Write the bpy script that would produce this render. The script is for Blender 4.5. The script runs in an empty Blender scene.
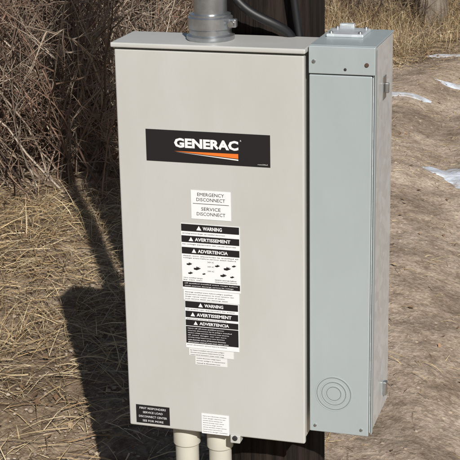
import bpy, math, random, bmesh
import numpy as np
from mathutils import Vector, Matrix
random.seed(7); rng=np.random.default_rng(11)
scene=bpy.context.scene
scene.view_settings.view_transform='Standard'; scene.view_settings.look='None'; scene.view_settings.exposure=0
ZB=0.42   # height of the enclosure's underside above the ground
# ------------------------------------------------------------------ helpers
def link(o,parent=None):
    scene.collection.objects.link(o)
    if parent: o.parent=parent
    return o
def empty(name,loc=(0,0,0)):
    e=bpy.data.objects.new(name,None); e.location=loc; e.empty_display_size=.1
    return link(e)
def mesh_np(name,V,F,mat=None,parent=None,smooth=False,col=None):
    V=np.asarray(V,dtype=np.float32); F=np.asarray(F,dtype=np.int32)
    me=bpy.data.meshes.new(name); m,k=F.shape
    me.vertices.add(len(V)); me.vertices.foreach_set('co',V.ravel())
    me.loops.add(m*k); me.loops.foreach_set('vertex_index',F.ravel())
    me.polygons.add(m); me.polygons.foreach_set('loop_start',np.arange(0,m*k,k,dtype=np.int32))
    me.polygons.foreach_set('loop_total',np.full(m,k,dtype=np.int32))
    me.polygons.foreach_set('use_smooth',np.full(m,smooth,dtype=bool))
    if col is not None:
        a=me.color_attributes.new('tint','FLOAT_COLOR','POINT')
        c=np.ones((len(V),4),dtype=np.float32); c[:,:3]=col; a.data.foreach_set('color',c.ravel())
    me.update(calc_edges=True); me.validate()
    if mat: me.materials.append(mat)
    return link(bpy.data.objects.new(name,me),parent)
def box(name,x0,x1,y0,y1,z0,z1,mat,parent=None,bev=0.0,seg=2):
    V=[(x,y,z) for x in(x0,x1) for y in(y0,y1) for z in(z0,z1)]
    F=[(0,1,3,2),(4,6,7,5),(0,4,5,1),(2,3,7,6),(0,2,6,4),(1,5,7,3)]
    me=bpy.data.meshes.new(name); me.from_pydata(V,[],F); me.update()
    me.materials.append(mat); o=link(bpy.data.objects.new(name,me),parent)
    if bev>0:
        b=o.modifiers.new('bevel','BEVEL'); b.width=bev; b.segments=seg; b.limit_method='ANGLE'
        for p in me.polygons: p.use_smooth=True
        w=o.modifiers.new('wn','WEIGHTED_NORMAL'); w.keep_sharp=True
    return o
def lathe(name,prof,mat,parent=None,loc=(0,0,0),axis='Z',n=48,smooth=True):
    V=[];F=[]
    for r,h in prof:
        for i in range(n):
            a=2*math.pi*i/n; p=(r*math.cos(a),r*math.sin(a),h)
            if axis=='Y': p=(p[0],-p[2],p[1])
            if axis=='X': p=(p[2],p[0],p[1])
            V.append((p[0]+loc[0],p[1]+loc[1],p[2]+loc[2]))
    for j in range(len(prof)-1):
        for i in range(n):
            F.append((j*n+i,j*n+(i+1)%n,(j+1)*n+(i+1)%n,(j+1)*n+i))
    me=bpy.data.meshes.new(name); me.from_pydata(V,[],F+[tuple(range(n))[::-1],tuple(range((len(prof)-1)*n,len(prof)*n))])
    me.materials.append(mat)
    if smooth:
        for p in me.polygons: p.use_smooth=len(p.vertices)==4
    me.update()
    o=link(bpy.data.objects.new(name,me),parent)
    m=o.modifiers.new('es','EDGE_SPLIT'); m.split_angle=math.radians(35)
    return o
def curve(name,pts,r,mat,parent=None):
    c=bpy.data.curves.new(name,'CURVE'); c.dimensions='3D'; c.bevel_depth=r; c.bevel_resolution=4
    s=c.splines.new('NURBS'); s.points.add(len(pts)-1); s.use_endpoint_u=True; s.order_u=4
    for p,q in zip(s.points,pts): p.co=(*q,1)
    c.materials.append(mat); return link(bpy.data.objects.new(name,c),parent)
# ------------------------------------------------------------------ materials
def mat(name,base,rough=.5,metal=0.,var=.0,vscale=8.,bump=0.,bscale=60.,spec=.5,stretch=(1,1,1),rvar=0.,base2=None,bdist=.002,lo=.3,hi=.7):
    m=bpy.data.materials.new(name); m.use_nodes=True; nt=m.node_tree; N=nt.nodes; L=nt.links
    b=N['Principled BSDF']; b.inputs['Roughness'].default_value=rough; b.inputs['Metallic'].default_value=metal
    b.inputs['Specular IOR Level'].default_value=spec
    b.inputs['Base Color'].default_value=(*base,1)
    tc=N.new('ShaderNodeTexCoord'); mp=N.new('ShaderNodeMapping'); mp.inputs['Scale'].default_value=stretch
    L.new(tc.outputs['Object'],mp.inputs['Vector'])
    if var>0 or base2:
        n=N.new('ShaderNodeTexNoise'); n.inputs['Scale'].default_value=vscale; n.inputs['Detail'].default_value=4; n.inputs['Roughness'].default_value=.65
        L.new(mp.outputs['Vector'],n.inputs['Vector'])
        r=N.new('ShaderNodeValToRGB'); r.color_ramp.elements[0].position=lo; r.color_ramp.elements[1].position=hi
        b2=base2 or tuple(c*(1-var) for c in base)
        r.color_ramp.elements[0].color=(*b2,1); r.color_ramp.elements[1].color=(*base,1)
        L.new(n.outputs['Fac'],r.inputs['Fac']); L.new(r.outputs['Color'],b.inputs['Base Color'])
        if rvar>0:
            mr=N.new('ShaderNodeMapRange'); mr.inputs['To Min'].default_value=rough-rvar; mr.inputs['To Max'].default_value=rough+rvar
            L.new(n.outputs['Fac'],mr.inputs['Value']); L.new(mr.outputs['Result'],b.inputs['Roughness'])
    if bump>0:
        n2=N.new('ShaderNodeTexNoise'); n2.inputs['Scale'].default_value=bscale; n2.inputs['Detail'].default_value=2
        L.new(mp.outputs['Vector'],n2.inputs['Vector'])
        bm=N.new('ShaderNodeBump'); bm.inputs['Strength'].default_value=bump; bm.inputs['Distance'].default_value=bdist
        L.new(n2.outputs['Fac'],bm.inputs['Height']); L.new(bm.outputs['Normal'],b.inputs['Normal'])
    return m
M_box=mat('beige_powder_coat',(.470,.470,.446),.42,0,base2=(.428,.424,.395),vscale=5.,bump=.14,bscale=420,spec=.5,rvar=.08,bdist=.0006,stretch=(1,1,.45))
M_gray=mat('blue_gray_paint',(.42,.472,.482),.36,.22,base2=(.372,.42,.425),vscale=5.,bump=.12,bscale=300,spec=.5,rvar=.08,bdist=.0006,stretch=(1,1,.4))
M_black=mat('label_black',(.012,.011,.012),.38)
M_white=mat('label_white',(.72,.72,.72),.5)
M_off=mat('label_offwhite',(.66,.66,.64),.55)
M_orange=mat('label_orange',(.72,.16,.02),.45)
M_pvc=mat('pvc_cream',(.52,.50,.42),.4,0,.15,6,.1,80)
M_cable=mat('black_rubber',(.006,.006,.007),.5)
M_screw=mat('zinc_screw',(.45,.45,.44),.35,.9,.2,60)
M_dark=mat('dark_gap',(.02,.02,.02),.8)
M_rust=mat('rusty_screw',(.12,.07,.05),.6,.3,.3,90)
def galv(name,base,rough,metal,sc,lo=.8,bd=.002,bs=9,vmix=1.):
    m=bpy.data.materials.new(name); m.use_nodes=True; nt=m.node_tree; N=nt.nodes; L=nt.links; b=N['Principled BSDF']
    tc=N.new('ShaderNodeTexCoord'); v=N.new('ShaderNodeTexVoronoi'); v.inputs['Scale'].default_value=sc
    n=N.new('ShaderNodeTexNoise'); n.inputs['Scale'].default_value=bs; n.inputs['Detail'].default_value=4
    L.new(tc.outputs['Object'],v.inputs['Vector']); L.new(tc.outputs['Object'],n.inputs['Vector'])
    bw=N.new('ShaderNodeRGBToBW'); L.new(v.outputs['Color'],bw.inputs['Color'])
    vm=N.new('ShaderNodeMapRange'); vm.inputs['To Min'].default_value=.5-.5*vmix; vm.inputs['To Max'].default_value=.5+.5*vmix; L.new(bw.outputs['Val'],vm.inputs['Value'])
    mx=N.new('ShaderNodeMath'); mx.operation='ADD'; L.new(vm.outputs['Result'],mx.inputs[0]); L.new(n.outputs['Fac'],mx.inputs[1])
    r=N.new('ShaderNodeValToRGB'); r.color_ramp.elements[0].position=.3; r.color_ramp.elements[1].position=.95
    mh=N.new('ShaderNodeMath'); mh.operation='MULTIPLY'; mh.inputs[1].default_value=.55; L.new(mx.outputs[0],mh.inputs[0])
    r.color_ramp.elements[0].color=(*[c*lo for c in base],1); r.color_ramp.elements[1].color=(*[min(1,c*1.12) for c in base],1)
    L.new(mh.outputs[0],r.inputs['Fac']); L.new(r.outputs['Color'],b.inputs['Base Color'])
    b.inputs['Metallic'].default_value=metal
    mr=N.new('ShaderNodeMapRange'); mr.inputs['To Min'].default_value=rough-.07; mr.inputs['To Max'].default_value=rough+.1
    L.new(mh.outputs[0],mr.inputs['Value']); L.new(mr.outputs['Result'],b.inputs['Roughness'])
    bm=N.new('ShaderNodeBump'); bm.inputs['Strength'].default_value=.15; bm.inputs['Distance'].default_value=bd
    L.new(n.outputs['Fac'],bm.inputs['Height']); L.new(bm.outputs['Normal'],b.inputs['Normal'])
    return m
M_galv=galv('galvanized_steel',(.76,.80,.81),.30,.5,60,.86,.005,5)
M_cond=galv('galvanized_conduit',(.50,.52,.54),.28,.85,140,.6,.0012,30,.25)
def tintmat(name,rough=.75):
    m=bpy.data.materials.new(name); m.use_nodes=True; N=m.node_tree.nodes; L=m.node_tree.links; b=N['Principled BSDF']
    a=N.new('ShaderNodeAttribute'); a.attribute_name='tint'; L.new(a.outputs['Color'],b.inputs['Base Color'])
    b.inputs['Roughness'].default_value=rough; b.inputs['Specular IOR Level'].default_value=.2
    return m
M_straw=tintmat('dry_straw',.7); M_twig=tintmat('twig_bark',.8); M_leaf=tintmat('dead_leaf',.85)
def woodmat():
    m=bpy.data.materials.new('weathered_pole_wood'); m.use_nodes=True; N=m.node_tree.nodes; L=m.node_tree.links; b=N['Principled BSDF']
    tc=N.new('ShaderNodeTexCoord'); mp=N.new('ShaderNodeMapping'); mp.inputs['Scale'].default_value=(1,1,.04); L.new(tc.outputs['Object'],mp.inputs['Vector'])
    n=N.new('ShaderNodeTexNoise'); n.inputs['Scale'].default_value=60; n.inputs['Detail'].default_value=5; n.inputs['Roughness'].default_value=.7; L.new(mp.outputs['Vector'],n.inputs['Vector'])
    r=N.new('ShaderNodeValToRGB'); r.color_ramp.elements[0].position=.35; r.color_ramp.elements[0].color=(.005,.004,.003,1)
    r.color_ramp.elements[1].position=.72; r.color_ramp.elements[1].color=(.034,.023,.018,1)
    L.new(n.outputs['Fac'],r.inputs['Fac']); L.new(r.outputs['Color'],b.inputs['Base Color']); b.inputs['Roughness'].default_value=.9; b.inputs['Specular IOR Level'].default_value=.2
    bm=N.new('ShaderNodeBump'); bm.inputs['Strength'].default_value=.9; bm.inputs['Distance'].default_value=.01
    L.new(n.outputs['Fac'],bm.inputs['Height']); L.new(bm.outputs['Normal'],b.inputs['Normal']); return m
M_pole=woodmat()
def soil(name,cols,scale,bdist,fine=(.62,.6,.57)):
    m=bpy.data.materials.new(name); m.use_nodes=True; N=m.node_tree.nodes; L=m.node_tree.links; b=N['Principled BSDF']
    tc=N.new('ShaderNodeTexCoord')
    n=N.new('ShaderNodeTexNoise'); n.inputs['Scale'].default_value=scale; n.inputs['Detail'].default_value=6; n.inputs['Roughness'].default_value=.65
    n3=N.new('ShaderNodeTexNoise'); n3.inputs['Scale'].default_value=16; n3.inputs['Detail'].default_value=6; n3.inputs['Roughness'].default_value=.7
    v=N.new('ShaderNodeTexVoronoi'); v.inputs['Scale'].default_value=110
    for q in(n,n3,v): L.new(tc.outputs['Object'],q.inputs['Vector'])
    r=N.new('ShaderNodeValToRGB'); e=r.color_ramp.elements; e[0].position=.38; e[0].color=(*cols[0],1); e[1].position=.62; e[1].color=(*cols[2],1)
    k=e.new(.5); k.color=(*cols[1],1); L.new(n.outputs['Fac'],r.inputs['Fac'])
    r2=N.new('ShaderNodeValToRGB'); r2.color_ramp.elements[0].position=.40; r2.color_ramp.elements[0].color=(*fine,1); r2.color_ramp.elements[1].position=.56; r2.color_ramp.elements[1].color=(1.06,1.06,1.06,1)
    L.new(n3.outputs['Fac'],r2.inputs['Fac'])
    mx=N.new('ShaderNodeMix'); mx.data_type='RGBA'; mx.blend_type='MULTIPLY'; mx.inputs['Factor'].default_value=1
    L.new(r.outputs['Color'],mx.inputs[6]); L.new(r2.outputs['Color'],mx.inputs[7])
    bw=N.new('ShaderNodeRGBToBW'); L.new(v.outputs['Color'],bw.inputs['Color'])
    r3=N.new('ShaderNodeValToRGB'); r3.color_ramp.elements[0].position=.15; r3.color_ramp.elements[0].color=(.74,.72,.70,1); r3.color_ramp.elements[1].position=.85; r3.color_ramp.elements[1].color=(1.15,1.15,1.15,1)
    L.new(bw.outputs['Val'],r3.inputs['Fac'])
    my=N.new('ShaderNodeMix'); my.data_type='RGBA'; my.blend_type='MULTIPLY'; my.inputs['Factor'].default_value=1
    L.new(mx.outputs[2],my.inputs[6]); L.new(r3.outputs['Color'],my.inputs[7])
    L.new(my.outputs[2],b.inputs['Base Color']); b.inputs['Roughness'].default_value=.95; b.inputs['Specular IOR Level'].default_value=.05
    bm=N.new('ShaderNodeBump'); bm.inputs['Strength'].default_value=.75; bm.inputs['Distance'].default_value=bdist
    L.new(n3.outputs['Fac'],bm.inputs['Height']); L.new(bm.outputs['Normal'],b.inputs['Normal']); return m
M_ground=soil('dry_soil',[(.21,.155,.105),(.31,.235,.165),(.40,.31,.225)],1.6,.03)
M_road=soil('road_dirt',[(.30,.235,.175),(.425,.34,.26),(.54,.445,.35)],1.8,.020,(.76,.74,.72))
M_snow=mat('old_snow',(.66,.71,.78),.6,0,base2=(.44,.41,.38),vscale=9,bump=.6,bscale=40,bdist=.01,lo=.38,hi=.56)
M_bark=mat('cottonwood_bark',(.23,.19,.15),.9,0,base2=(.07,.055,.04),vscale=22,bump=1,bscale=22,stretch=(1,1,.15),bdist=.04)
# ------------------------------------------------------------------ terrain
_w=[(rng.uniform(0,2*math.pi),rng.uniform(0,2*math.pi),s,a) for s,a in [(.6,.03),(.9,.025),(1.7,.014),(2.6,.012),(4.1,.008),(6.3,.007),(9.5,.005),(14,.004),(21,.003),(31,.0022)] for _ in range(2)]
def noise2(x,y,k=1,ph=0):
    h=0
    for th,p,s,a in _w: h=h+a*np.sin(k*s*(x*math.cos(th)+y*math.sin(th))+p+ph+1.3*np.sin(k*s*.6*(x*math.sin(th)-y*math.cos(th))+p*2))
    return h
cl=np.array([(2.2,-6),(1.9,-2),(1.5,.5),(1.1,2.6),(.65,4.4),(.6,6.0),(1.6,7.6),(4.5,8.9),(10,10),(30,15)],float)
def smooth_line(P,n=400):
    t=np.r_[0,np.cumsum(np.hypot(*np.diff(P,axis=0).T))]; s=np.linspace(0,t[-1],n)
    Q=np.c_[np.interp(s,t,P[:,0]),np.interp(s,t,P[:,1])]
    for _ in range(25): Q[1:-1]=(Q[:-2]+2*Q[1:-1]+Q[2:])/4
    return Q
RL=smooth_line(cl)
def road_d(x,y):
    x=np.asarray(x,float);y=np.asarray(y,float); sh=x.shape; x=x.ravel();y=y.ravel(); out=np.empty(len(x))
    R=RL[::3]
    for i in range(0,len(x),20000):
        out[i:i+20000]=np.sqrt(((x[i:i+20000,None]-R[None,:,0])**2+(y[i:i+20000,None]-R[None,:,1])**2).min(1))
    return out.reshape(sh)
HW=1.25
def height(x,y):
    d=road_d(x,y); h=noise2(x,y)
    flat=np.clip((d-HW*.7)/(HW*.6),0,1)
    rut=-.045*np.exp(-((d-.66)/.14)**2)+.02*np.exp(-((d-.95)/.12)**2)
    far=np.clip((np.hypot(x,y)-25)/60,0,1)
    return (h*(.5+.5*flat)+rut)*(1-far)+.05*flat*(1-far)-.03
def axis_coords(a,b,fine):
    core=np.arange(a,b,fine); ext=[]; s=fine; p=b
    while p<220: ext.append(p); s*=1.22; p+=s
    neg=[];s=fine;p=a-fine
    while p>-220: neg.append(p); s*=1.22; p-=s
    return np.array(neg[::-1]+list(core)+ext)
ax=axis_coords(-5,3,.035); ay=axis_coords(-.6,9.5,.035)
X,Y=np.meshgrid(ax,ay); Z=height(X,Y)
nx,ny=len(ax),len(ay); idx=np.arange(nx*ny).reshape(ny,nx)
Fg=np.stack([idx[:-1,:-1],idx[:-1,1:],idx[1:,1:],idx[1:,:-1]],-1).reshape(-1,4)
mesh_np('ground',np.c_[X.ravel(),Y.ravel(),Z.ravel()-.004],Fg,M_ground,smooth=True)
T=np.gradient(RL,axis=0); T/=np.linalg.norm(T,axis=1)[:,None]; Nn=np.c_[T[:,1],-T[:,0]]
ns=1500; ii=np.linspace(0,len(RL)-1,ns); RLd=np.c_[np.interp(ii,np.arange(len(RL)),RL[:,0]),np.interp(ii,np.arange(len(RL)),RL[:,1])]
Nd=np.c_[np.interp(ii,np.arange(len(RL)),Nn[:,0]),np.interp(ii,np.arange(len(RL)),Nn[:,1])]
nw=60; u=np.linspace(-1,1,nw)
el=HW+1.4*noise2(RLd[:,0]*2,RLd[:,1]*2,1.5,2.1)
er=HW+1.4*noise2(RLd[:,0]*2,RLd[:,1]*2,1.5,5.1)
wd=np.where(u[None,:]<0,el[:,None],er[:,None])*u[None,:]
RX=RLd[:,0,None]+Nd[:,0,None]*wd; RY=RLd[:,1,None]+Nd[:,1,None]*wd
RZ=height(RX,RY)+.006*(1-np.abs(u[None,:])**6)+.001
idr=np.arange(ns*nw).reshape(ns,nw)
Fr=np.stack([idr[:-1,:-1],idr[:-1,1:],idr[1:,1:],idr[1:,:-1]],-1).reshape(-1,4)
mesh_np('dirt_road',np.c_[RX.ravel(),RY.ravel(),RZ.ravel()],Fr,M_road,smooth=True)
def snow(cx,cy,a,b,ang,seed,th_=.016):
    n=90; rr=12; V=[];F=[]
    r0=np.random.default_rng(seed); ph=r0.uniform(0,6.28,8)
    th=np.linspace(0,2*math.pi,n,endpoint=False)
    out=1+.25*np.sin(2*th+ph[0])+.18*np.sin(3*th+ph[1])+.10*np.sin(5*th+ph[2])+.06*np.sin(9*th+ph[3])+.03*np.sin(14*th+ph[4])
    ca,sa=math.cos(ang),math.sin(ang)
    for j in range(rr+1):
        t=j/rr
        lx=a*out*t*np.cos(th); ly=b*out*t*np.sin(th)
        x=cx+lx*ca-ly*sa; y=cy+lx*sa+ly*ca
        z=height(x,y)+th_*(1-t**3)-.004*(t>=1)+.004*np.sin(40*x)*np.sin(37*y)*(1-t)+.004
        V.append(np.c_[x,y,z])
    V=np.concatenate(V)
    for j in range(rr):
        for i in range(n): F.append((j*n+i,(j+1)*n+i,(j+1)*n+(i+1)%n,j*n+(i+1)%n))
    mesh_np('snow_patch',V,F,M_snow,smooth=True)
snow(.18,3.70,.12,.20,.3,1,.012); snow(-.36,5.2,.15,.08,.1,2,.010); snow(.0,5.75,.24,.06,.15,3,.009); snow(.0,6.7,.35,.07,.1,8,.010)
# ------------------------------------------------------------------ blades
straw_pal=np.array([(.45,.33,.17),(.55,.42,.235),(.36,.25,.13),(.27,.175,.09),(.61,.49,.31),(.17,.11,.065),(.42,.33,.20)])
def blades(name,x,y,L,w,elev,azi,curv,pal=straw_pal,lift=.0,m=M_straw,nseg=3,dark=1.):
    n=len(x); z=height(x,y)+lift
    col=pal[rng.integers(0,len(pal),n)]*rng.uniform(.75,1.15,(n,1))*dark
    P=np.c_[x,y,z]; rows=[]
    e=elev.copy(); side=np.c_[-np.sin(azi),np.cos(azi),np.zeros(n)]
    tw=rng.uniform(-.8,.8,n)
    side=side*np.cos(tw)[:,None]; side[:,2]=np.sin(tw)
    for k in range(nseg+1):
        ww=w*(1-.85*k/nseg)
        rows.append(np.stack([P-side*ww[:,None]/2,P+side*ww[:,None]/2],1))
        d=np.c_[np.cos(e)*np.cos(azi),np.cos(e)*np.sin(azi),np.sin(e)]
        P=P+d*(L/nseg)[:,None]; e=e-curv
        P[:,2]=np.maximum(P[:,2],z-.016)
    V=np.stack(rows,1).reshape(-1,3)
    base=(np.arange(n)*(nseg+1)*2)[:,None]
    F=np.concatenate([base+np.array([[2*k,2*k+1,2*k+3,2*k+2]]) for k in range(nseg)],0)
    return mesh_np(name,V,F,m,col=np.repeat(col,(nseg+1)*2,axis=0))
def clump_mask(x,y,k=2.2,ph=0.): return noise2(x,y,k,ph)/.06
def scatter(n,x0,x1,y0,y1): return rng.uniform(x0,x1,n),rng.uniform(y0,y1,n)
def offroad(x,y,m=0.): return road_d(x,y)>HW+m+.9*noise2(x*2,y*2,1.5,2.1)
def vis(x,y,keepfrac=.35):   # thins growth on ground mostly hidden behind the enclosure
    return (x<-.05-.31*y)|(rng.uniform(0,1,len(x))<keepfrac)
x,y=scatter(135000,-5,1,0.2,9)
keep=(x>-1.1-.5*y)&(x<1.0-.12*y)&vis(x,y); x,y=x[keep],y[keep]
keep=offroad(x,y,-.15)
near=clump_mask(x,y)
keep&=rng.uniform(0,1,len(x))<np.clip(.62+.65*near,.08,1)*np.clip((y-.35)/1.0,.2,1)
x,y=x[keep],y[keep]; n=len(x)
blades('dry_grass_litter',x,y,rng.uniform(.05,.22,n),rng.uniform(.002,.0045,n),rng.uniform(-.05,.35,n),rng.uniform(0,6.28,n),rng.uniform(0,.35,n),lift=rng.uniform(0,.022,n))
x,y=scatter(30000,-1.2,1.5,0,8); k=rng.uniform(0,1,len(x))<np.clip(.14+1.0*clump_mask(x,y,3,1.),.05,1); x,y=x[k],y[k]; n=len(x)
blades('loose_straw',x,y,rng.uniform(.015,.09,n),rng.uniform(.0012,.0028,n),rng.uniform(0,.12,n),rng.uniform(0,6.28,n),rng.uniform(0,.15,n),lift=.006+rng.uniform(0,.004,n))
def tufts(name,cx,cy,per,Lr,dark=1.,spread=.06,er=(.6,1.45)):
    x=np.repeat(cx,per)+rng.normal(0,spread,len(cx)*per); y=np.repeat(cy,per)+rng.normal(0,spread,len(cx)*per); n=len(x)
    az=np.arctan2(y-np.repeat(cy,per),x-np.repeat(cx,per))+rng.normal(0,.6,n)
    blades(name,x,y,rng.uniform(*Lr,n),rng.uniform(.0018,.004,n),rng.uniform(*er,n),az,rng.uniform(.05,.5,n),dark=dark,nseg=4)
cx,cy=scatter(1000,-5,.6,1.0,9); k=offroad(cx,cy,.05)&(cx>-1.2-.5*cy)&(cx<.7-.13*cy)&(clump_mask(cx,cy)>-.25)&vis(cx,cy,.3); cx,cy=cx[k],cy[k]
tufts('dry_grass_tuft',cx,cy,44,(.06,.2),er=(.2,1.1))
cx,cy=scatter(520,-4,2,7.6,12); k=offroad(cx,cy,.1); cx,cy=cx[k],cy[k]
tufts('dry_grass_tuft',cx,cy,44,(.2,.45),spread=.13,dark=.85)
cx,cy=scatter(160,-1.9,.2,6.2,8); k=offroad(cx,cy,.0); cx,cy=cx[k],cy[k]
tufts('dry_grass_tuft',cx,cy,40,(.10,.26),spread=.09)
cx,cy=scatter(60,-.3,.5,.6,5.2); tufts('dry_grass_tuft',cx,cy,22,(.03,.11),spread=.09,er=(.03,.6),dark=.95)
x,y=scatter(9000,-4.5,2.2,.2,9); k=(x>-1.2-.55*y)&((road_d(x,y)>HW)|(rng.uniform(0,1,len(x))<.12)); x,y=x[k],y[k]; n=len(x)
leafpal=np.array([(.20,.12,.07),(.27,.17,.10),(.15,.09,.05),(.33,.24,.15)])
z=height(x,y)+.012; s=rng.uniform(.004,.014,n); a=rng.uniform(0,6.28,n); t1=rng.uniform(-.6,.6,n); t2=rng.uniform(-.6,.6,n)
ex=np.c_[np.cos(a),np.sin(a),t1]*s[:,None]; ey=np.c_[-np.sin(a),np.cos(a),t2]*(s*.65)[:,None]; P=np.c_[x,y,z]
V=np.stack([P-ex,P-ey+[0,0,.004],P+ex,P+ey],1).reshape(-1,3)
mesh_np('leaf_litter',V,np.arange(4*n).reshape(n,4),M_leaf,col=np.repeat(leafpal[rng.integers(0,4,n)]*rng.uniform(.7,1.2,(n,1)),4,axis=0))
def pebbles(n):
    x,y=scatter(n,-1.1,1.2,0.2,7.0); s=np.clip(rng.gamma(1.3,.0018,n)+.0015,0,.010); z=height(x,y)+.004
    bm=bmesh.new(); bmesh.ops.create_icosphere(bm,subdivisions=1,radius=1); iv=np.array([v.co[:] for v in bm.verts]); iF=np.array([[v.index for v in f.verts] for f in bm.faces]); bm.free()
    sc=np.stack([rng.uniform(.8,1.3,n),rng.uniform(.7,1.1,n),rng.uniform(.4,.8,n)],1)
    V=np.c_[x,y,z][:,None,:]+iv[None]*s[:,None,None]*sc[:,None,:]*rng.uniform(.8,1.15,(n,len(iv),1))
    F=(np.arange(n)*len(iv))[:,None,None]+iF[None]
    pal=np.array([(.36,.285,.215),(.29,.225,.17),(.40,.325,.25),(.34,.27,.205)])
    mesh_np('gravel',V.reshape(-1,3),F.reshape(-1,3),M_leaf,smooth=True,col=np.repeat(pal[rng.integers(0,4,n)]*rng.uniform(.85,1.1,(n,1)),len(iv),axis=0))
pebbles(12000)
# ------------------------------------------------------------------ woody plants (tapered tubes)
class Tubes:
    def __init__(s,k=3): s.V=[];s.F=[];s.C=[];s.n=0;s.k=k
    def add(s,P,R,c):
        P=np.asarray(P);n=len(P);k=s.k
        T=np.gradient(P,axis=0);T/=np.linalg.norm(T,axis=1)[:,None]+1e-9
        ref=np.array([.31,.95,.1]);A=np.cross(T,ref);A/=np.linalg.norm(A,axis=1)[:,None]+1e-9;B=np.cross(T,A)
        a=np.arange(k)*2*math.pi/k
        V=P[:,None,:]+np.asarray(R)[:,None,None]*(A[:,None,:]*np.cos(a)[None,:,None]+B[:,None,:]*np.sin(a)[None,:,None])
        s.V.append(V.reshape(-1,3)); i=np.arange(n-1)[:,None]*k; j=np.arange(k)[None,:]; j2=(j+1)%k
        s.F.append((np.stack([i+j,i+j2,i+k+j2,i+k+j],-1)+s.n).reshape(-1,4)); s.C.append(np.tile(c,(n*k,1))); s.n+=n*k
    def build(s,name,m,smooth=True): return mesh_np(name,np.concatenate(s.V),np.concatenate(s.F),m,smooth=smooth,col=np.concatenate(s.C))
twpal=np.array([(.25,.185,.135),(.34,.265,.20),(.18,.12,.085),(.42,.345,.265),(.24,.15,.105),(.12,.083,.062)])
def path(p,d,L,n,wob,droop):
    P=[p]; d=d/np.linalg.norm(d); dirs=[d]
    for i in range(n):
        d=d+rng.normal(0,wob,3)+np.array([0,0,droop]); d/=np.linalg.norm(d); P.append(P[-1]+d*L/n); dirs.append(d)
    return np.array(P),np.array(dirs)
def shrub(cx,cy,H,nst,dense=8,lean=(0,0),dark=1.,thick=1.,sub=2):
    t=Tubes(3)
    for _ in range(nst):
        bx,by=cx+rng.normal(0,.17),cy+rng.normal(0,.17); bz=float(height(np.array([bx]),np.array([by]))[0])-.03
        a=rng.uniform(0,6.28); sp=rng.uniform(.1,1.1); L=H*rng.uniform(.5,1.1)
        P,D=path(np.array([bx,by,bz]),np.array([math.cos(a)*sp+lean[0],math.sin(a)*sp+lean[1],1.]),L,8,.15,-.015)
        c=twpal[rng.integers(0,6)]*rng.uniform(.8,1.15)*dark; r=rng.uniform(.003,.009)*thick
        t.add(P,np.linspace(r,.0012,9),c)
        for _ in range(dense):
            i=rng.integers(1,8); d=D[i]*.5+rng.normal(0,.6,3); l=rng.uniform(.2,.7)*L*.5
            Q,E=path(P[i],d,l,4,.2,-.01); r1=r*.5
            t.add(Q,np.linspace(r1,.0009,5),c*rng.uniform(.85,1.25))
            for _ in range(sub):
                j=rng.integers(1,4); S,_e=path(Q[j],E[j]*.4+rng.normal(0,.7,3),l*rng.uniform(.2,.6),3,.15,0)
                t.add(S,np.linspace(r1*.6,.0007,4),c*rng.uniform(.9,1.3))
    t.build('bare_shrub',M_twig)
k=0
while k<60:
    y=rng.uniform(2.85,9.3); x=rng.uniform(-.70-.47*y,-.5-.25*y)
    if road_d(np.array([x]),np.array([y]))[0]<HW+.55: continue
    shrub(x,y,rng.uniform(.8,1.9),int(rng.integers(10,18)),dark=rng.uniform(.55,1.1)); k+=1
for k in range(20):
    y=rng.uniform(9.0,11.5); x=rng.uniform(-3.0,.2)
    if road_d(np.array([x]),np.array([y]))[0]<HW+.35: continue
    shrub(x,y,rng.uniform(.8,1.9),14,dark=rng.uniform(.5,.85),thick=1.7)
for k in range(10): shrub(rng.uniform(-9,6),rng.uniform(12,15),2.2,10,dark=.8)
for q in[(-1.35,8.0),(-1.15,7.7),(-1.0,8.2),(-.85,7.6),(-.75,7.9),(-.35,8.3)]: shrub(q[0],q[1],.6,9,6,dark=.65)
shrub(-2.6,4.4,2.2,7,4,lean=(-.1,-.1),dark=.45,thick=2.8)
shrub(-2.05,3.5,1.5,9,5,lean=(-.3,-.2),dark=1.2,thick=1.3)
shrub(-1.75,3.9,1.8,8,5,lean=(.0,-.1),dark=.45,thick=2.2)
shrub(-1.55,2.75,.8,8,6,lean=(-.4,-.1),dark=1.15)
shrub(-1.30,2.95,.8,9,6,lean=(.2,-.1),dark=.7)
def tree(x,y,H,r,lean):
    t=Tubes(12); bz=float(height(np.array([x]),np.array([y]))[0])
    P,D=path(np.array([x,y,bz-.1]),np.array([lean[0],lean[1],1.]),H,14,.05,.0)
    R=np.linspace(r,r*.25,15); c=np.array((.2,.17,.13))
    P=np.insert(P,1,P[0]+(P[1]-P[0])*.2,axis=0); P=np.insert(P,2,P[0]+(P[2]-P[0])*.5,axis=0); D=np.insert(D,1,D[0],axis=0); D=np.insert(D,1,D[0],axis=0)
    R=np.r_[r*1.7,r*1.3,r*1.1,R[1:]]
    t.add(P,R,c)
    for i in range(6,17):
        for _ in range(3):
            d=D[i]*.5+rng.normal(0,.6,3); d[2]=abs(d[2])+.2
            Q,E=path(P[i],d,H*.35*rng.uniform(.5,1),8,.12,.01); t.add(Q,np.linspace(R[i]*.5,.008,9),c)
            for j in range(1,9):
                for _ in range(2):
                    S,G=path(Q[j],E[j]*.6+rng.normal(0,.6,3),rng.uniform(.4,1.1),4,.14,.0); t.add(S,np.linspace(.012,.003,5),c*1.1)
    t.build('cottonwood_tree',M_bark)
tree(-1.22,8.30,8,.075,(.05,0)); tree(-.60,7.85,9,.10,(-.06,0)); tree(-2.6,12.6,8,.2,(.1,.05)); tree(3.2,13,9,.25,(0,0))
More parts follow.
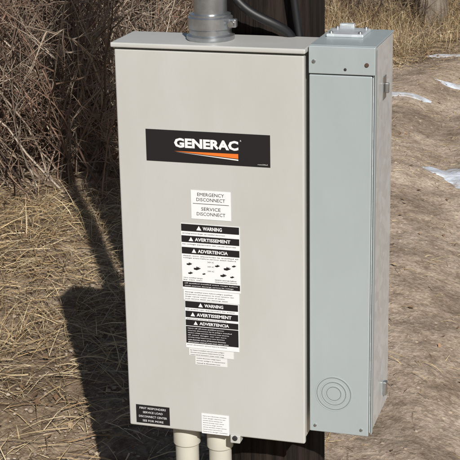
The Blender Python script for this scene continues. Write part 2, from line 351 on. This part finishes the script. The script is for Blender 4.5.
# ------------------------------------------------------------------ utility pole
pole=empty('utility_pole',(0,0,0))
n=72; V=[];F=[]; hs=np.linspace(-.3,8,60)
ph=rng.uniform(0,6.28,8)
for h in hs:
    for i in range(n):
        a=2*math.pi*i/n
        r=(.108-.0015*h)*(1+.012*math.sin(3*a+ph[0]+h*.3)+.010*math.sin(11*a+ph[1]+.2*math.sin(h))+.012*math.sin(23*a+ph[2]+.3*math.sin(h*1.7)))
        V.append((.252+r*math.cos(a),.252+r*math.sin(a),h))
for j in range(len(hs)-1):
    for i in range(n): F.append((j*n+i,j*n+(i+1)%n,(j+1)*n+(i+1)%n,(j+1)*n+i))
mesh_np('pole_shaft',V,F,M_pole,pole,smooth=True)
lathe('pole_cap',[(.098,8.0),(.05,8.03),(.001,8.04)],M_pole,pole,(.252,.252,0))
box('crossarm',-.75,1.25,.10,.15,7.3,7.42,M_pole,pole,.006)
for q in(-.6,-.1,.6,1.1): lathe('insulator',[(.02,7.42),(.045,7.46),(.03,7.5),(.04,7.54),(.015,7.58)],M_off,pole,(q,.125,0),n=16)
cab=empty('power_cable')
curve('cable_a',[(.17,.10,3.2),(.165,.10,2.2),(.17,.105,1.50),(.185,.09,1.36),(.24,.085,1.285),(.31,.10,1.262),(.345,.14,1.22),(.35,.15,1.0)],.0095,M_cable,cab)
curve('cable_b',[(.30,.13,3.2),(.305,.13,2.2),(.30,.13,1.5),(.33,.12,1.3),(.35,.14,1.15)],.008,M_cable,cab)
# ------------------------------------------------------------------ transfer switch enclosure
W,H,D=.38,.81,.118
enc=empty('electrical_transfer_switch_box',(0,0,ZB))
box('enclosure_body',.004,W-.004,.014,D,.004,H-.004,M_box,enc,.004)
box('door',0,W,0,.0125,0.002,H-.007,M_box,enc,.0038,3)
box('door_seam',.003,W-.003,.0125,.0145,.006,H-.008,M_dark,enc)
box('hood',-.005,W+.004,-.007,D+.006,H-.004,H+.006,M_box,enc,.003,3)
box('back_bracket',.10,.30,D,D+.03,.05,.09,M_screw,enc,.002); box('back_bracket',.10,.30,D,D+.03,.70,.74,M_screw,enc,.002)
box('latch_tab',.222,.243,-.004,.02,-.012,.006,M_box,enc,.002)
def screw(x,y,z,r,axis,parent,m=M_screw,h=.003,name='screw'):
    lathe(name,[(r,-.001),(r,h*.55),(r*.75,h),(r*.1,h)],m,parent,(x,y,z),axis,20)
screw(.2325,-.004,.000,.0055,'Y',enc,M_dark)
lab=enc
def sheet(name,x0,x1,z0,z1,m,lv=1):
    y=-.0006*lv
    return box(name,x0,x1,y-.0004,-.0001 if lv==1 else y+.0001,z0,z1,m,lab)
def text(body,x,z,h,wd,m,lv=2,bold=0.,name='label_text'):
    c=bpy.data.curves.new(name,'FONT'); c.body=body; c.size=1; c.align_x='CENTER'; c.align_y='CENTER'; c.offset=bold; c.resolution_u=2
    o=bpy.data.objects.new('t',c); scene.collection.objects.link(o); bpy.context.view_layer.update()
    dg=bpy.context.evaluated_depsgraph_get(); me=bpy.data.meshes.new_from_object(o.evaluated_get(dg))
    bpy.data.objects.remove(o)
    co=np.empty(len(me.vertices)*3,dtype=np.float32); me.vertices.foreach_get('co',co); co=co.reshape(-1,3)
    mn,mx=co.min(0),co.max(0); sz=mx-mn
    sx=wd/sz[0]; sy=h/sz[1]
    N=np.c_[(co[:,0]-(mn[0]+mx[0])/2)*sx+x,np.full(len(co),-.0006*lv-.0003),(co[:,1]-(mn[1]+mx[1])/2)*sy+z]
    me.vertices.foreach_set('co',N.astype(np.float32).ravel()); me.materials.clear(); me.materials.append(m); me.update()
    return link(bpy.data.objects.new(name,me),lab)
def poly(name,pts,m,lv=2):
    me=bpy.data.meshes.new(name); me.from_pydata([(p[0],-.0006*lv-.0003,p[1]) for p in pts],[],[tuple(range(len(pts)))]); me.materials.append(m); me.update()
    return link(bpy.data.objects.new(name,me),lab)
sheet('brand_plate',.060,.313,.582,.646,M_black)
text('GENERAC',.184,.6215,.0195,.131,M_white,bold=.045)
text('R',.2545,.632,.003,.0025,M_white)
poly('swoosh',[(.118,.6045),(.249,.6055),(.249,.596)],M_orange)
poly('swoosh',[(.121,.6030),(.249,.5945),(.249,.592)],M_white)
text('rxsw200a3',.298,.587,.0022,.02,M_off)
sheet('disconnect_label',.150,.232,.468,.527,M_white)
text('EMERGENCY',.191,.5190,.0068,.055,M_black); text('DISCONNECT',.191,.5085,.0068,.059,M_black)
sheet('rule',.154,.228,.4995,.5003,M_black,2)
text('SERVICE',.191,.4895,.0068,.040,M_black); text('DISCONNECT',.191,.4790,.0068,.059,M_black)
def band(title,x0,x1,za,zb):
    sheet('warning_band',x0,x1,zb,za,M_black,2)
    zc=(za+zb)/2; hh=(za-zb)
    w=.0058*len(title)*.98; xc=(x0+x1)/2+.005
    text(title,xc,zc,hh*.52,w,M_white,3,bold=.03)
    tx=xc-w/2-.008; s=hh*.36
    poly('warning_triangle',[(tx-s,zc-s*.8),(tx+s,zc-s*.8),(tx,zc+s*.95)],M_white,3)
words="hazard voltage can cause death serious injury turn off power before servicing disconnect all sources equipment must be installed by qualified electrician danger tension peligro riesgo descarga electrica couper alimentation avant entretien lire le manuel".split()
def lines(x0,x1,za,n,pitch,m,lv=2,hh=.0026,inset=.003,k=6):
    for i in range(n):
        b=' '.join(random.choices(words,k=k)); wd=(x1-x0-2*inset)*random.uniform(.75,1)
        text(b,x0+inset+wd/2,za-pitch*(i+.5),hh,wd,m,lv,bold=.01)
def zz(px): return .455-(px-227)*.00211
A0,A1=.127,.249
sheet('warning_label',A0,A1,zz(292),zz(226),M_white)
band('WARNING',A0+.001,A1-.001,zz(226.5),zz(233.5)); lines(A0,A1,zz(234.5),1,.005,M_black)
band('AVERTISSEMENT',A0+.001,A1-.001,zz(238),zz(244.5)); lines(A0,A1,zz(245.3),1,.005,M_black)
band('ADVERTENCIA',A0+.001,A1-.001,zz(249.5),zz(256)); lines(A0,A1,zz(257),2,.0045,M_black)
def fig(px_,py_,s=1.):
    xx=.127+(px_-181)*.00203; z_=zz(py_)
    poly('pictogram',[(xx-.007*s,z_-.003*s),(xx-.001*s,z_-.004*s),(xx+.006*s,z_-.001*s),(xx+.0075*s,z_+.001*s),(xx+.003*s,z_+.001*s),(xx+.005*s,z_+.0035*s),(xx+.001*s,z_+.002*s),(xx-.001*s,z_+.0045*s),(xx-.002*s,z_+.001*s),(xx-.0075*s,z_+.0005*s)],M_black)
for q in[(189,266,.8),(197,270,1.),(190,275,.7),(218,266,.7),(228,268,1.),(235,265,.6),(224,275,.9),(233,276,.6),(204,275,.5)]: fig(*q)
lines(A0,A0+.055,zz(279),2,.0045,M_black,k=3); lines(A0+.066,A1,zz(279),2,.0045,M_black,k=3)
for q in range(3): text('240V AC',.188,zz(263+q*4.5),.0028,.014,M_black)
sheet('warning_text_block',A0+.001,A1-.001,zz(289.5),zz(284),M_black,2); lines(A0+.002,A1-.002,zz(284.4),2,.0052,M_white,3)
B0,B1=.129,.246
sheet('spec_label',B0,B1,zz(303),zz(292.5),M_white); lines(B0,B1,zz(293.5),4,.0048,M_black)
C0,C1=.131,.244
sheet('warning_label',C0,C1,zz(352),zz(303.4),M_white)
band('WARNING',C0+.001,C1-.001,zz(304),zz(310.5)); lines(C0,C1,zz(311),1,.005,M_black)
band('AVERTISSEMENT',C0+.001,C1-.001,zz(314),zz(320.5)); lines(C0,C1,zz(321),1,.004,M_black)
band('ADVERTENCIA',C0+.001,C1-.001,zz(323),zz(329))
sheet('warning_text_block',C0+.001,C1-.001,zz(347),zz(329.8),M_black,2); lines(C0+.002,C1-.002,zz(330.5),7,.0049,M_white,3,.0026)
lines(C0,C1,zz(347.5),1,.006,M_black)
sheet('rating_label',.137,.232,zz(360),zz(352.6),M_off); lines(.137,.232,zz(353.2),3,.0048,M_black)
sheet('rating_label',.150,.218,zz(369),zz(360.4),M_off); lines(.150,.218,zz(361),3,.0052,M_black,k=4)
sheet('responder_placard',.016,.090,.010,.051,M_black)
for i,(s,w) in enumerate([('FIRST RESPONDERS',.058),('SERVICE LOAD',.044),('DISCONNECT CENTER',.062),('SEE FOR MORE',.046)]):
    text(s,.053,.0445-i*.0095,.0045,w,M_white)
sheet('inspection_label',.160,.219,.002,.047,M_white); lines(.160,.219,.044,8,.005,M_black,2,.0024,k=4)
# --- conduits --------------------------------------------------------------
con=empty('metal_conduit',(0,0,ZB))
cx_,cy_=.178,.064
lathe('hub',[(.045,H+.006),(.047,H+.009),(.047,H+.015),(.041,H+.018),(.041,H+.027),(.044,H+.029),(.044,H+.050),(.040,H+.053),(.040,H+.056),(.034,H+.058)],M_cond,con,(cx_,cy_,0),n=64)
lathe('riser',[(.0325,H+.05),(.0325,2.6)],M_cond,con,(cx_,cy_,0),n=64)
box('coupling_ear',cx_+.038,cx_+.055,cy_-.012,cy_+.002,H+.031,H+.048,M_cond,con,.003)
lathe('clamp_screw',[(.004,-.008),(.004,.012),(.006,.012),(.006,.016),(.001,.0165)],M_screw,con,(cx_+.048,cy_-.01,H+.0395),'Y',16)
pv=empty('pvc_conduit',(0,0,0))
for q,r in((.106,.025),(.180,.024)):
    lathe('pipe',[(r,-.1),(r,ZB-.01)],M_pvc,pv,(q,.06,0),n=40)
    lathe('coupling',[(r+.001,ZB-.055),(r+.004,ZB-.052),(r+.004,ZB-.004),(r,ZB+.003)],M_pvc,pv,(q,.06,0),n=40)
# ------------------------------------------------------------------ second (junction) enclosure
e2=empty('electrical_junction_box',(0,0,ZB))
x0,x1,y0,y1,b2,t2=.3865,.5115,.0128,.202,.028,.817
box('enclosure_shell',x0+.001,x1,y0+.008,y1,b2+.004,t2,M_galv,e2,.003)
box('front_cover',x0,x1-.004,y0,y0+.006,b2,t2-.052,M_gray,e2,.0025,3)
box('cover_shadow_gap',x0+.003,x1-.004,y0+.005,y0+.0085,b2+.006,t2-.05,M_dark,e2)
box('top_flange',x0-.0005,x1+.002,y0-.002,y0+.007,t2-.050,t2+.003,M_gray,e2,.002,3)
box('top_cover',x0,x1+.0015,y0+.007,y1+.002,t2+.0005,t2+.0035,M_gray,e2,.001)
box('hub_closing_plate',x0+.012,x0+.085,y0+.09,y0+.165,t2+.0035,t2+.010,M_galv,e2,.002)
box('top_bracket',x0+.020,x0+.050,y0+.172,y0+.186,t2+.0035,t2+.016,M_galv,e2,.002)
for a,b in((.02,.10),(.077,.10),(.02,.157),(.077,.157)): lathe('plate_screw',[(.004,0),(.004,.002),(.003,.0035),(.0005,.0037)],M_screw,e2,(x0+a,y0+b,t2+.010),'Z',16)
screw(x0+.010,y0-.002,t2-.026,.0036,'Y',e2); screw(x0+.070,y0-.002,t2-.040,.0028,'Y',e2,M_dark,.001); screw(x1-.014,y0-.002,t2-.030,.004,'Y',e2,M_rust)
screw(x0+.012,y0,b2+.014,.0032,'Y',e2); screw(x1-.018,y0,b2+.014,.0032,'Y',e2)
box('side_flange',x1,x1+.002,y0+.004,y0+.020,b2+.004,t2-.004,M_gray,e2,.0008)
# upper latch: hasp plate with staple
box('latch_plate',x1,x1+.0015,y0+.085,y0+.115,t2-.115,t2-.070,M_screw,e2,.0006)
box('latch_staple',x1+.0015,x1+.010,y0+.096,y0+.103,t2-.103,t2-.083,M_screw,e2,.002)
box('side_latch',x1,x1+.008,y0+.13,y0+.145,b2+.035,b2+.065,M_screw,e2,.002)
for r in(.037,.027,.017):
    lathe('knockout_ring',[(r-.0016,-.001),(r-.0010,.0006),(r+.0006,.0006),(r+.0012,-.001)],M_gray,e2,(.4365,y0,.115),'Y',64)
    lathe('knockout_groove',[(r-.0030,-.001),(r-.0028,.0002),(r-.0022,.0002),(r-.0020,-.001)],M_dark,e2,(.4365,y0,.115),'Y',64)
# ------------------------------------------------------------------ light
sd=Vector((-.89,1.63,-1.23)).normalized()
sl=bpy.data.lights.new('sun','SUN'); sl.energy=5.0; sl.angle=math.radians(.5); sl.color=(1,.97,.93)
so=bpy.data.objects.new('sun',sl); so.rotation_euler=sd.to_track_quat('-Z','Y').to_euler(); so.location=(3,-5,6); link(so)
w=bpy.data.worlds.new('World'); scene.world=w; w.use_nodes=True; nt=w.node_tree
sky=nt.nodes.new('ShaderNodeTexSky'); sky.sky_type='NISHITA'; sky.sun_disc=False; sky.sun_elevation=math.radians(33.5); sky.sun_rotation=math.radians(151.3)
nt.links.new(sky.outputs['Color'],nt.nodes['Background'].inputs['Color']); nt.nodes['Background'].inputs['Strength'].default_value=.05
# ------------------------------------------------------------------ camera
yaw,pit,rol=-.2955,.3078,-.0191
f=np.array([math.sin(yaw)*math.cos(pit),math.cos(yaw)*math.cos(pit),-math.sin(pit)])
r=np.cross(f,[0,0,1]); r/=np.linalg.norm(r); u=np.cross(r,f)
r2=r*math.cos(rol)+u*math.sin(rol); u2=-r*math.sin(rol)+u*math.cos(rol)
cam=bpy.data.cameras.new('camera'); cam.sensor_width=36; cam.lens=36*1442.5/460; cam.clip_end=800; cam.clip_start=.05
co=bpy.data.objects.new('camera',cam)
m=Matrix(((r2[0],u2[0],-f[0],1.0187),(r2[1],u2[1],-f[1],-2.5939),(r2[2],u2[2],-f[2],1.3115+ZB),(0,0,0,1)))
co.matrix_world=m; link(co); scene.camera=co
